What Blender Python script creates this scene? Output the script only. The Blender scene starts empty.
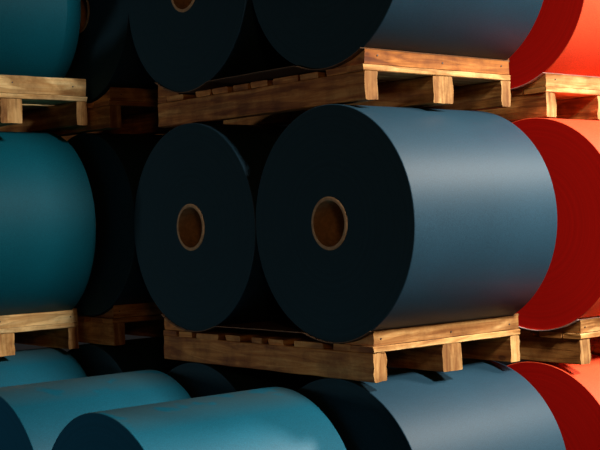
import bpy, bmesh, math, random
from mathutils import Vector, Matrix, noise
C = bpy.context.scene.collection
Z0 = 0.965                                    # underside of the middle tier of pallets above the floor
HS, TS, HC, LU, LV, WS = .101, .0227, .060, .765, 1.26, .068
DECK = HS + TS
R0, RCO, RCI = .418, .0945, .0800

# ---------------------------------------------------------------- materials
def new_mat(name):
    m = bpy.data.materials.new(name); m.use_nodes = True
    nt = m.node_tree; nt.nodes.clear()
    out = nt.nodes.new('ShaderNodeOutputMaterial'); b = nt.nodes.new('ShaderNodeBsdfPrincipled')
    nt.links.new(b.outputs[0], out.inputs[0])
    return m, nt, b
def N(nt, t, **k):
    n = nt.nodes.new('ShaderNode' + t)
    for a, v in k.items():
        if a in n.inputs.keys(): n.inputs[a].default_value = v
        else: setattr(n, a, v)
    return n
def L(nt, a, b): nt.links.new(a, b)
def ramp(nt, fac, stops):
    r = nt.nodes.new('ShaderNodeValToRGB'); e = r.color_ramp.elements
    while len(e) < len(stops): e.new(.5)
    for i, (p, c) in enumerate(stops):
        e[i].position = p; e[i].color = (*c, 1) if len(c) == 3 else c
    L(nt, fac, r.inputs[0]); return r
def mixc(nt, fac, a, b, mode='MIX'):
    m = nt.nodes.new('ShaderNodeMix'); m.data_type = 'RGBA'; m.blend_type = mode
    for inp, v in ((m.inputs[0], fac), (m.inputs[6], a), (m.inputs[7], b)):
        if hasattr(v, 'is_linked'): L(nt, v, inp)
        elif isinstance(v, (int, float)): inp.default_value = v
        else: inp.default_value = (*v, 1)
    return m.outputs[2]

def paper_side(name, col, rough=.5, sheen=.0, spec=.5, dust=None):
    m, nt, b = new_mat(name)
    tc = N(nt, 'TexCoord'); mp = N(nt, 'Mapping'); L(nt, tc.outputs['Object'], mp.inputs[0])
    mp.inputs['Scale'].default_value = (1, 1, 1)
    n1 = N(nt, 'TexNoise', Scale=260.0, Detail=2.0); L(nt, mp.outputs[0], n1.inputs[0])
    n2 = N(nt, 'TexNoise', Scale=2.2, Detail=3.0); L(nt, mp.outputs[0], n2.inputs[0])
    r1 = ramp(nt, n1.outputs[0], [(.3, tuple(c*.80 for c in col)), (.7, tuple(min(1, c*1.18) for c in col))])
    r2 = ramp(nt, n2.outputs[0], [(.35, (.9, .9, .9)), (.65, (1.06, 1.06, 1.06))])
    c = mixc(nt, 1.0, r1.outputs[0], r2.outputs[0], 'MULTIPLY')
    if dust:                                  # dust that has settled on the top of the roll, wiped off in patches
        sx = N(nt, 'SeparateXYZ'); L(nt, tc.outputs['Object'], sx.inputs[0])
        mr = N(nt, 'MapRange'); L(nt, sx.outputs[2], mr.inputs[0])
        mr.inputs[1].default_value = .88*R0; mr.inputs[2].default_value = 1.0*R0
        oi = N(nt, 'ObjectInfo'); of = N(nt, 'VectorMath', operation='SCALE'); of.inputs[0].default_value = (31, 17, 9); L(nt, oi.outputs['Random'], of.inputs['Scale'])
        av = N(nt, 'VectorMath', operation='ADD'); L(nt, tc.outputs['Object'], av.inputs[0]); L(nt, of.outputs[0], av.inputs[1])
        n3 = N(nt, 'TexNoise', Scale=5.5, Detail=4.0); L(nt, av.outputs[0], n3.inputs[0])
        r3 = ramp(nt, n3.outputs[0], [(.38, (0, 0, 0)), (.43, (1, 1, 1))])
        mu = N(nt, 'Math', operation='MULTIPLY'); L(nt, mr.outputs[0], mu.inputs[0]); L(nt, r3.outputs[0], mu.inputs[1])
        mu2 = N(nt, 'Math', operation='MULTIPLY'); L(nt, mu.outputs[0], mu2.inputs[0]); mu2.inputs[1].default_value = .5
        c = mixc(nt, mu2.outputs[0], c, dust)
    L(nt, c, b.inputs['Base Color'])
    b.inputs['Roughness'].default_value = rough
    b.inputs['Specular IOR Level'].default_value = spec
    b.inputs['Sheen Weight'].default_value = sheen; b.inputs['Sheen Roughness'].default_value = .4
    bp = N(nt, 'Bump', Strength=.12, Distance=.002); L(nt, n1.outputs[0], bp.inputs['Height']); L(nt, bp.outputs[0], b.inputs['Normal'])
    return m
def paper_edge(name, col):
    """cut end of a roll: faint concentric windings"""
    m, nt, b = new_mat(name)
    tc = N(nt, 'TexCoord'); sx = N(nt, 'SeparateXYZ'); L(nt, tc.outputs['Object'], sx.inputs[0])
    cb = N(nt, 'CombineXYZ'); L(nt, sx.outputs[1], cb.inputs[1]); L(nt, sx.outputs[2], cb.inputs[2])
    ln = N(nt, 'VectorMath', operation='LENGTH'); L(nt, cb.outputs[0], ln.inputs[0])
    n = N(nt, 'TexNoise', noise_dimensions='1D', Scale=70.0, Detail=5.0, Roughness=.7); L(nt, ln.outputs['Value'], n.inputs['W'])
    r = ramp(nt, n.outputs[0], [(.35, tuple(c*.94 for c in col)), (.65, tuple(c*1.05 for c in col))])
    L(nt, r.outputs[0], b.inputs['Base Color'])
    b.inputs['Roughness'].default_value = .8; b.inputs['Specular IOR Level'].default_value = .06
    bp = N(nt, 'Bump', Strength=.15, Distance=.002); L(nt, n.outputs[0], bp.inputs['Height']); L(nt, bp.outputs[0], b.inputs['Normal'])
    return m
def wood(name, axis, dark, mid, light):
    m, nt, b = new_mat(name)
    tc = N(nt, 'TexCoord'); oi = N(nt, 'ObjectInfo')
    off = N(nt, 'VectorMath', operation='SCALE'); off.inputs[0].default_value = (13.7, 7.3, 5.1); L(nt, oi.outputs['Random'], off.inputs['Scale'])
    ad = N(nt, 'VectorMath', operation='ADD'); L(nt, tc.outputs['Object'], ad.inputs[0]); L(nt, off.outputs[0], ad.inputs[1])
    mp = N(nt, 'Mapping'); L(nt, ad.outputs[0], mp.inputs[0])
    sc = [16, 16, 16]; sc[axis] = 1.3; mp.inputs['Scale'].default_value = sc
    n1 = N(nt, 'TexNoise', Scale=2.4, Detail=6.0, Roughness=.62, Distortion=.9); L(nt, mp.outputs[0], n1.inputs[0])
    mp2 = N(nt, 'Mapping'); L(nt, ad.outputs[0], mp2.inputs[0])
    sc = [5, 5, 5]; sc[axis] = .55; mp2.inputs['Scale'].default_value = sc
    wv = N(nt, 'TexNoise', Scale=2.0, Detail=2.0, Distortion=1.6); L(nt, mp2.outputs[0], wv.inputs[0])
    wm = N(nt, 'Math', operation='MULTIPLY'); L(nt, wv.outputs[0], wm.inputs[0]); wm.inputs[1].default_value = 14.0
    ws = N(nt, 'Math', operation='SINE'); L(nt, wm.outputs[0], ws.inputs[0])
    r1 = ramp(nt, n1.outputs[0], [(.34, dark), (.5, mid), (.66, light)])
    rg = ramp(nt, ws.outputs[0], [(.0, (.55, .43, .32)), (.6, (1, 1, 1))])
    c = mixc(nt, .75, r1.outputs[0], rg.outputs[0], 'MULTIPLY')
    # knots
    mp3 = N(nt, 'Mapping'); L(nt, ad.outputs[0], mp3.inputs[0])
    sc = [8.5, 8.5, 8.5]; sc[axis] = 4.2; mp3.inputs['Scale'].default_value = sc
    vo = N(nt, 'TexVoronoi', Scale=1.0); L(nt, mp3.outputs[0], vo.inputs[0])
    rk = ramp(nt, vo.outputs['Distance'], [(.06, (.22, .13, .07)), (.10, (.75, .62, .5)), (.22, (1, 1, 1))])
    c = mixc(nt, .85, c, rk.outputs[0], 'MULTIPLY')
    # grime
    n4 = N(nt, 'TexNoise', Scale=7.0, Detail=5.0, Roughness=.65); L(nt, ad.outputs[0], n4.inputs[0])
    rd = ramp(nt, n4.outputs[0], [(.36, (.42, .34, .27)), (.56, (1, 1, 1))])
    c = mixc(nt, .75, c, rd.outputs[0], 'MULTIPLY')
    # board to board difference
    rr = ramp(nt, oi.outputs['Random'], [(0, (.78, .72, .64)), (.5, (.95, .95, .93)), (1, (1.1, 1.08, 1.0))])
    c = mixc(nt, .9, c, rr.outputs[0], 'MULTIPLY')
    L(nt, c, b.inputs['Base Color'])
    b.inputs['Roughness'].default_value = .72; b.inputs['Specular IOR Level'].default_value = .3
    bp = N(nt, 'Bump', Strength=.55, Distance=.004); L(nt, n1.outputs[0], bp.inputs['Height']); L(nt, bp.outputs[0], b.inputs['Normal'])
    return m
def plain(name, col, rough=.6, scale=40., var=.15, spec=.4, metal=0):
    m, nt, b = new_mat(name)
    tc = N(nt, 'TexCoord'); n = N(nt, 'TexNoise', Scale=scale, Detail=4.0); L(nt, tc.outputs['Object'], n.inputs[0])
    r = ramp(nt, n.outputs[0], [(.3, tuple(c*(1-var) for c in col)), (.7, tuple(min(1, c*(1+var)) for c in col))])
    L(nt, r.outputs[0], b.inputs['Base Color']); b.inputs['Roughness'].default_value = rough
    b.inputs['Specular IOR Level'].default_value = spec; b.inputs['Metallic'].default_value = metal
    bp = N(nt, 'Bump', Strength=.25, Distance=.003); L(nt, n.outputs[0], bp.inputs['Height']); L(nt, bp.outputs[0], b.inputs['Normal'])
    return m

TEAL_DUST = (.06, .075, .065)
SIDE = {'blue': paper_side('blue_paper', (.013, .045, .072), .52, .0, .3),
        'teal': paper_side('teal_paper', (.001, .092, .135), .55, 0, .2),
        'teal_dusty': paper_side('dusty_teal_paper', (.006, .115, .18), .5, 0, .35, dust=TEAL_DUST),
        'red': paper_side('red_paper', (.88, .085, .025), .62, 0, .3)}
EDGE = {'blue': paper_edge('blue_paper_end', (.017, .045, .060)),
        'teal': paper_edge('teal_paper_end', (.005, .10, .19)),
        'red': paper_edge('red_paper_end', (.66, .009, .004))}
EDGE['teal_dusty'] = EDGE['teal']
PINE = [wood('pine_crosswise', 0, (.42, .175, .045), (.68, .35, .115), (.84, .53, .22)),
        wood('pine_lengthwise', 1, (.38, .125, .022), (.60, .245, .055), (.76, .40, .12)),
        wood('pine_reddish', 0, (.25, .075, .010), (.44, .145, .024), (.58, .22, .045)),
        wood('pine_end_grain', 2, (.42, .19, .055), (.62, .34, .12), (.76, .48, .20)),
        wood('brightened_pine', 0, (.72, .42, .16), (.90, .62, .28), (.95, .74, .40))]  # last pine: base colour raised to make up for weak light at the left
CARD = plain('core_cardboard', (.42, .25, .12), .8, 60., .22)
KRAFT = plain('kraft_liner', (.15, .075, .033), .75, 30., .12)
GREYL = plain('pinkish_grey_liner', (.62, .42, .36), .7, 30., .1)
NAILM = plain('nail_steel', (.12, .10, .09), .5, 80., .2, .5, .8)
INK = plain('pencil_mark', (.004, .05, .07), .7)

# ---------------------------------------------------------------- mesh helpers
def obj(name, bm, mats, parent=None, smooth=None):
    me = bpy.data.meshes.new(name); bm.normal_update(); bm.to_mesh(me); bm.free()
    for m in (mats if isinstance(mats, (list, tuple)) else [mats]): me.materials.append(m)
    o = bpy.data.objects.new(name, me); C.objects.link(o)
    if parent: o.parent = parent
    if smooth is not None:
        me.polygons.foreach_set('use_smooth', [True]*len(me.polygons))
        md = o.modifiers.new('edge', 'EDGE_SPLIT'); md.split_angle = math.radians(smooth)
    return o
def thing(name, label, cat, loc, group=None, rz=0):
    o = bpy.data.objects.new(name, None); o.empty_display_size = .1; C.objects.link(o)
    o.location = loc; o.rotation_euler = (0, 0, rz); o['label'] = label; o['category'] = cat
    if group: o['group'] = group
    return o
def sweep(prof, axis, a, b, n, rnd, jit=.0012, endjit=0.0, mapf=None):
    """closed polygon prof [(p, q)] swept along axis from a to b in n steps, with hand-sawn wobble"""
    bm = bmesh.new(); rings = []
    seed = Vector((rnd.random()*50, rnd.random()*50, rnd.random()*50))
    for i in range(n+1):
        t = a+(b-a)*i/n; ring = []
        for k, (p, q) in enumerate(prof):
            w = noise.noise_vector(seed+Vector((t*9, p*30, q*30)))*jit
            e = 0
            if i in (0, n) and endjit:
                e = (noise.noise(seed+Vector((p*70, q*70, i)))*endjit)
            co = (t+e, p+w.y, q+w.z) if axis == 0 else (p+w.x, t+e, q+w.z)
            ring.append(bm.verts.new(co))
        rings.append(ring)
    m = len(prof)
    for i in range(n):
        for k in range(m):
            bm.faces.new((rings[i][k], rings[i][(k+1) % m], rings[i+1][(k+1) % m], rings[i+1][k]))
    for r, fl in ((rings[0], True), (rings[-1], False)):
        bm.faces.new(list(reversed(r)) if fl else r).material_index = 1
    bmesh.ops.recalc_face_normals(bm, faces=bm.faces)
    return bm
def rect(p0, q0, p1, q1, c=.002, sub=3):
    """rectangle outline with small chamfers and a few points a side"""
    pts = []
    cs = [((p0+c, q0), (p1-c, q0)), ((p1, q0+c), (p1, q1-c)), ((p1-c, q1), (p0+c, q1)), ((p0, q1-c), (p0, q0+c))]
    for (a, b) in cs:
        for i in range(sub): 
            t = i/(sub-1); pts.append((a[0]+(b[0]-a[0])*t, a[1]+(b[1]-a[1])*t))
    return pts

SLATS_A = [(-.004, .110), (.115, .204), (.254, .414), (.471, .559), (.601, .661), (.742, .832), (.871, 1.015), (1.053, 1.144), (1.165, 1.256)]
SLATS_B = [(-.004, .080), (.085, .195), (.241, .340), (.352, .495), (.525, .622), (.640, .735), (.768, .864), (.880, .980), (1.069, 1.185), (1.195, 1.258)]

def arc_profile(rolls, R, y0, y1, gap, n=70, sag=.0):
    """height over the deck of a sheet that lies under rolls with centres at y in rolls, from y0 to y1"""
    out = []
    for i in range(n+1):
        y = y0+(y1-y0)*i/n
        z = None
        for yc in rolls:
            d = abs(y-yc)
            if d < R*.7:
                h = R-math.sqrt(R*R-d*d)
                z = h if z is None else min(z, h)
        lim = HC+.0015 if (y < min(rolls) or y > max(rolls)) else sag
        z = lim if z is None else min(z, lim)
        out.append((y, z+gap))
    return out

def pallet(label, loc, slats, rolls, seed, R=R0, liner=None, group=None, chock_front=True, chock_back=True, rz=0, liner_end=None, hs=HS, tone='plain', hc=HC):
    HC = hc; face = PINE[{'plain': 0, 'reddish': 2, 'brightened': 4}[tone]]
    DECK = hs+TS; rnd = random.Random(seed)
    t = thing('wooden_pallet', label, 'pallet', loc, group, rz)
    for x, w in ((0, .060), (LU/2-.042, .100), (LU-.052, .052)):
        obj('stringer', sweep(rect(x, .0015, x+w, hs-.0003, .003, 5), 1, 0, LV, 34, rnd, .0022, .007), [PINE[1], PINE[3]], t, 35)
    for (a, b) in slats:
        x0 = -.003+rnd.uniform(-.006, .004)
        obj('deck_board', sweep(rect(a, hs+.0004, b, hs+TS-rnd.uniform(.0002, .0015), .0025, 3), 0, x0, LU+rnd.uniform(-.004, .003), 20, rnd, .0012, .005), [PINE[4] if tone == 'brightened' else PINE[0], PINE[1]], t, 35)
    # chocks: a flat outer face, the inner one cut to the curve of the roll
    def chock(yedge, yc, sgn):
        pts = []
        n = 12; ymax = yedge+sgn*.150
        base = DECK+.0012
        pts += [(yedge, base), (yedge, base+HC*.33), (yedge, base+HC*.66)]
        top = HC
        prof = []
        for i in range(n+1):
            y = yedge+sgn*.006+(ymax-yedge-sgn*.006)*i/n
            d = abs(y-yc); h = R-math.sqrt(max(0, R*R-d*d)) - .001
            prof.append((y, base+max(.002, min(top, h))))
        pts += [(yedge, base+top-.003), (yedge+sgn*.002, prof[0][1])] + prof
        pts += [(ymax, base), ((ymax+yedge)/2, base)]
        if sgn < 0: pts = pts[::-1]
        x0 = .002+rnd.uniform(0, .004)
        obj('chock', sweep(pts, 0, x0, LU-.001-rnd.uniform(0, .004), 24, rnd, .0012, .004), [face, PINE[1]], t, 30)
    if chock_front: chock(.001, min(rolls), 1)
    if chock_back: chock(LV-.001, max(rolls), -1)
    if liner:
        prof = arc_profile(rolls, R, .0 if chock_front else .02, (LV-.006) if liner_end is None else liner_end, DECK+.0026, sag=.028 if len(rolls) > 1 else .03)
        bm = bmesh.new(); n = len(prof); nx = 12; top = []; 
        for dz in (0, .0024):
            g = []
            for i in range(nx+1):
                x = -.016+(LU+.018)*i/nx
                g.append([bm.verts.new((x, y, z+dz+(.0015*noise.noise(Vector((x*5, y*8, seed))) if .03 < z-DECK < .05 else 0))) for y, z in prof])
            top.append(g)
        lo, hi = top
        for i in range(nx):
            for j in range(n-1):
                bm.faces.new((lo[i][j], lo[i][j+1], lo[i+1][j+1], lo[i+1][j]))
                bm.faces.new((hi[i][j], hi[i+1][j], hi[i+1][j+1], hi[i][j+1]))
        for j in range(n-1):
            bm.faces.new((lo[0][j], hi[0][j], hi[0][j+1], lo[0][j+1])); bm.faces.new((lo[nx][j], lo[nx][j+1], hi[nx][j+1], hi[nx][j]))
        for i in range(nx):
            bm.faces.new((lo[i][0], lo[i+1][0], hi[i+1][0], hi[i][0])); bm.faces.new((lo[i][-1], hi[i][-1], hi[i+1][-1], lo[i+1][-1]))
        bmesh.ops.recalc_face_normals(bm, faces=bm.faces)
        o = obj('paper_liner', bm, liner, t, 40)
    # nail heads on the stringer and chock faces
    def nail(x, y, z, ax):
        bm = bmesh.new(); bmesh.ops.create_cone(bm, cap_ends=True, segments=10, radius1=.0035, radius2=.003, depth=.003)
        bmesh.ops.rotate(bm, verts=bm.verts, matrix=Matrix.Rotation(math.pi/2, 3, 'Y' if ax == 0 else 'X'))
        bmesh.ops.translate(bm, verts=bm.verts, vec=(x, y, z)); obj('nail', bm, NAILM, t)
    if chock_front:
        for f in (.06, .5, .93): nail(LU*f+rnd.uniform(-.02, .02), .0, DECK+HC*rnd.uniform(.3, .6), 1)
    return t

def roll(label, loc, kind, R=R0, length=.735, group='large paper rolls', wrap=None, ring=True):
    """axis along local x, origin at the middle of the near end"""
    t = thing('paper_roll', label, 'paper roll', loc, group)
    seg = 160; c = .0022
    def lathe(prof, mi, closed=True):
        bm = bmesh.new(); rings = []
        for (x, r) in prof:
            rings.append([bm.verts.new((x, r*math.cos(2*math.pi*k/seg), r*math.sin(2*math.pi*k/seg))) for k in range(seg)])
        n = len(prof)
        for i in range(n if closed else n-1):
            a, b = rings[i], rings[(i+1) % n]
            for k in range(seg):
                f = bm.faces.new((a[k], a[(k+1) % seg], b[(k+1) % seg], b[k])); f.material_index = mi[i % len(mi)]
        bmesh.ops.recalc_face_normals(bm, faces=bm.faces)
        return bm
    ri = RCO+.0004
    L2 = length
    if wrap: L2 = length-wrap
    prof = [(0, ri), (0, ri+(R-ri)*.33), (0, ri+(R-ri)*.66), (0, R-c), (c*.4, R-c*.4), (c, R), (L2*.33, R), (L2*.66, R), (L2-c, R), (L2-c*.4, R-c*.4), (L2, R-c), (L2, ri)]
    mi = [1, 1, 1, 0, 0, 0, 0, 0, 0, 0, 1, 1]
    obj('paper_winding', lathe(prof, mi), [SIDE[kind], EDGE[kind]], t, 28)
    if wrap:
        r2, r3 = R-.006, R-.036
        prof = [(L2+.0005, ri), (L2+.0005, r2), (length-c, r3+c), (length, r3), (length, ri)]
        obj('shifted_windings', lathe(prof, [1, 0, 0, 1, 1]), [SIDE[kind], EDGE[kind]], t, 28)
    prof = [(-.0035, RCI+.002), (-.0045, RCI+.006), (-.0045, RCO-.003), (-.002, RCO), (length+.002, RCO), (length+.004, RCO-.003), (length+.004, RCI+.002), (length, RCI), (0.004, RCI)]
    obj('core_tube', lathe(prof, [0]), CARD, t, 50)
    return t

# ---------------------------------------------------------------- the stacks
def z(zfit): return Z0+zfit
ZR = DECK+.0052                                # underside of a roll above the underside of its pallet
FL = .0                                        # floor

# centre stack of blue rolls
MP, TP = (0, 0), (.024, .027)
rollsM, rollsT = [.198, 1.036], [.198, 1.036]
roll('dark blue roll at the bottom centre, lit side under the middle pallet', (.018, .212, FL+ZR+R0), 'blue', length=.762, group='blue paper rolls')
roll('nearly black roll at the bottom, just behind the front teal rolls', (.012, 1.053, FL+ZR+R0), 'blue', group='blue paper rolls')
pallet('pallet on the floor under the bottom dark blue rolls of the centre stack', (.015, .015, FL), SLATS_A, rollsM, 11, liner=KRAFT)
zm = FL+ZR+2*R0+.002
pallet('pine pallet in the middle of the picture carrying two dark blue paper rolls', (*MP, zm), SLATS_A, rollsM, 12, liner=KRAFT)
roll('largest dark blue paper roll in the centre, full round face and bright side showing', (-.006, .198, zm+ZR+R0), 'blue', length=.742, group='blue paper rolls')
roll('dark blue paper roll directly left of the central one on the same pallet', (-.006, 1.036, zm+ZR+R0), 'blue', group='blue paper rolls')
zt = zm+ZR+2*R0+.002
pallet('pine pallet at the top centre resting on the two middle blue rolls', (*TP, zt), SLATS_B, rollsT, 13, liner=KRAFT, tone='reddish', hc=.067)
roll('dark blue roll atop the centre stack, on the pallet\'s right half', (.022, .228, zt+ZR+R0), 'blue', length=.755, group='blue paper rolls')
roll('dark blue roll at the top centre-left, only its lower core edge in the picture', (.018, 1.066, zt+ZR+R0), 'blue', group='blue paper rolls')

# next stack behind it, hardly lit
y0n = 1.74
zmn = FL+ZR+.860+.002; ztn = zmn+ZR+.840+.002
roll('near-black paper roll at the bottom between the teal stack and the centre stack', (.04, y0n+.2, FL+ZR+.430), 'blue', .430, group='blue paper rolls')
pallet('pallet on the floor under the near-black rolls behind the teal stack', (.05, y0n, FL), SLATS_B, [.2], 21, liner=None)
pallet('dim brown pallet in the lower shadow between the teal pallet and the centre pallet', (.048, y0n-.01, zmn), SLATS_B, [.2], 22)
roll('near-black paper roll in the dark gap right of the middle teal roll', (.045, y0n+.2, zmn+ZR+.420), 'blue', .420, group='blue paper rolls')
pallet('dim brown pallet in the upper shadow between the teal pallet and the centre pallet', (.022, 1.665, ztn), SLATS_A, [.2], 23)
roll('near-black paper roll top left with a thin cardboard core arc beside the upper teal roll', (.03, 1.912, ztn+ZR+R0), 'blue', group='blue paper rolls')

# red stack on the right
RR, RM, LOW, LOWT = .418, .424, .036, .048      # LOW: these floor pallets are thinner
roll('red paper roll in the lower right corner, at the bottom of the red stack', (1.03, .15, FL+ZR-LOW+RR), 'red', RR, group='red paper rolls')
pallet('pallet on the floor under the bottom red roll', (1.03, -.06, FL), SLATS_A, [.2], 31, R=RR, hs=HS-LOW)
zr = FL+ZR-LOW+2*RR+.002
pallet('pine pallet at the lower right carrying the middle red roll', (1.03, -.083, zr), SLATS_B, [.2], 32, R=RM, liner=GREYL, liner_end=.55)
roll('middle red paper roll at the right edge behind the large central blue roll', (1.02, .125, zr+ZR+RM), 'red', RM, group='red paper rolls')
zr2 = zr+ZR+2*RM+.002
pallet('pine pallet at the upper right carrying the top red roll', (1.078, .085, zr2), SLATS_A, [.2], 33, R=RR, liner=GREYL, liner_end=.55)
roll('topmost red paper roll in the upper right corner of the picture', (1.072, .285, zr2+ZR+RR), 'red', RR, group='red paper rolls')

# teal stack on the left and the low pair in front
yt = 1.97
roll('teal paper roll at the lower left, directly under the middle teal pallet', (-.742, 2.18, FL+ZR+R0), 'teal_dusty', length=.745, group='teal paper rolls')
pallet('pallet on the floor under the teal stack', (-.745, yt, FL), SLATS_A, [.2], 41)
pallet('pine pallet at the left edge under the middle teal roll', (-.746, 1.99, zm), SLATS_B, [.2], 42, R=.442, tone='brightened', hc=.065)
RT = .442
TEALM = roll('middle teal paper roll at the left edge, bright side and rounded right end', (-.753, 2.20, zm+ZR+RT), 'teal', RT, length=.745, group='teal paper rolls')
zt2 = zm+ZR+2*RT+.006
pallet('pine pallet at the upper left edge under the top teal roll', (-.755, 1.835, zt2), SLATS_A, [.2], 43, tone='brightened', hs=.108, hc=.080)
roll('top left teal paper roll with windings shifted out at its right end', (-.752, 2.22, zt2+ZR+.007+.408), 'teal', .408, length=.755, group='teal paper rolls', wrap=.088)

roll('light teal paper roll at the bottom front, nearest the picture bottom edge', (-.793, .478, FL+ZR-LOWT+R0), 'teal_dusty', length=.773, group='teal paper rolls')
roll('teal paper roll second from the front, between the nearest one and the teal stack', (-.775, 1.318, FL+ZR-LOWT+R0+.002), 'teal_dusty', R0+.002, length=.758, group='teal paper rolls')
pallet('pallet on the floor under the two front teal rolls', (-.77, .290, FL), SLATS_B, [.198, 1.036], 51, hs=HS-LOWT)

# pencil squiggles on the middle teal roll
bm = bmesh.new()
def on_roll(x, s): a = math.radians(90)-s/RT; return Vector((x, -(RT+.0008)*math.cos(a)*1.0, (RT+.0008)*math.sin(a)))
for k in range(4):
    x0 = .35+.075*k
    pts = []
    for i in range(25):
        u = i/24; pts.append((x0+.02*math.sin(u*math.pi*2.2+.5)+.035*u, .07+.05*u+.018*math.cos(u*math.pi*3)))
    for (a, b) in zip(pts, pts[1:]):
        d = Vector((b[0]-a[0], b[1]-a[1])); d.normalize(); nn = Vector((-d.y, d.x))*.0011
        vs = [bm.verts.new(on_roll(p[0]+s*nn.x, p[1]+s*nn.y)) for p, s in ((a, 1), (a, -1), (b, -1), (b, 1))]
        bm.faces.new(vs)
bmesh.ops.recalc_face_normals(bm, faces=bm.faces)
o = obj('pencil_marks', bm, INK, TEALM)

# ---------------------------------------------------------------- the setting
def slab(name, p0, p1, m):
    bm = bmesh.new(); bmesh.ops.create_cube(bm, size=1)
    for v in bm.verts: v.co = Vector([p0[i] if v.co[i] < 0 else p1[i] for i in range(3)])
    o = obj(name, bm, m); o['kind'] = 'structure'; return o
CONC = plain('concrete', (.02, .02, .02), 1., 6., .25, .05)
WALLM = plain('dark_wall_paint', (.035, .035, .04), .85, 3., .15)
slab('floor', (-7, -7, -.15), (6, 7, 0), CONC)
slab('wall_back', (-7, 7, 0), (6, 7.2, 5), WALLM)
slab('wall_right', (6, -7, 0), (6.2, 7.2, 5), WALLM)

# ---------------------------------------------------------------- light
def area(name, loc, target, size, power, col, sy=None):
    l = bpy.data.lights.new(name, 'AREA'); l.energy = power; l.color = col; l.size = size
    if sy: l.shape = 'RECTANGLE'; l.size_y = sy
    o = bpy.data.objects.new(name, l); C.objects.link(o); o.location = loc
    o.rotation_euler = (Vector(target)-Vector(loc)).to_track_quat('-Z', 'Y').to_euler(); return o
area('bay_lamp', (.3, -5.0, 5.15), (1.15, -.12, 1.1), .8, 92, (1, .94, .86), .9).data.spread = math.radians(62)
area('far_bay_lamp', (3.9, -3.0, 4.5), (.7, .1, 1.1), 1.1, 60, (1, .93, .84), .9).data.spread = math.radians(75)
area('aisle_lamp', (-4.8, 3.6, 1.05), (0, .4, 1.6), .4, 34, (.80, .80, .80))
area('added_warm_fill', (-3.4, -4.6, 2.6), (0, .8, 1.4), .8, 15, (1, .47, .15))  # added orange fill to lift the wood, not a lamp of the warehouse
w = bpy.data.worlds.new('warehouse_dark'); bpy.context.scene.world = w; w.use_nodes = True
w.node_tree.nodes['Background'].inputs[0].default_value = (.55, .75, 1, 1)
w.node_tree.nodes['Background'].inputs[1].default_value = .002

# ---------------------------------------------------------------- camera
f, phi, pi_, ro = 1252.80173, .865387962, -.00396256975, -.0314451386
F = Vector((math.cos(phi)*math.cos(pi_), math.sin(phi)*math.cos(pi_), math.sin(pi_)))
Rt = Vector((math.sin(phi), -math.cos(phi), 0)); U = Rt.cross(F)
R2 = Rt*math.cos(ro)+U*math.sin(ro); U2 = U*math.cos(ro)-Rt*math.sin(ro)
cd = bpy.data.cameras.new('camera'); cd.sensor_width = 36; cd.lens = 36*f/600; cd.clip_start = .05
cam = bpy.data.objects.new('camera', cd); C.objects.link(cam)
cam.matrix_world = Matrix(((R2.x, U2.x, -F.x, -2.94001863), (R2.y, U2.y, -F.y, -3.08785155), (R2.z, U2.z, -F.z, .56410405+Z0), (0, 0, 0, 1)))
s = bpy.context.scene; s.camera = cam
s.view_settings.view_transform = 'Standard'; s.view_settings.look = 'None'
s.view_settings.exposure = 0; s.view_settings.gamma = 1; s.view_settings.use_curve_mapping = False
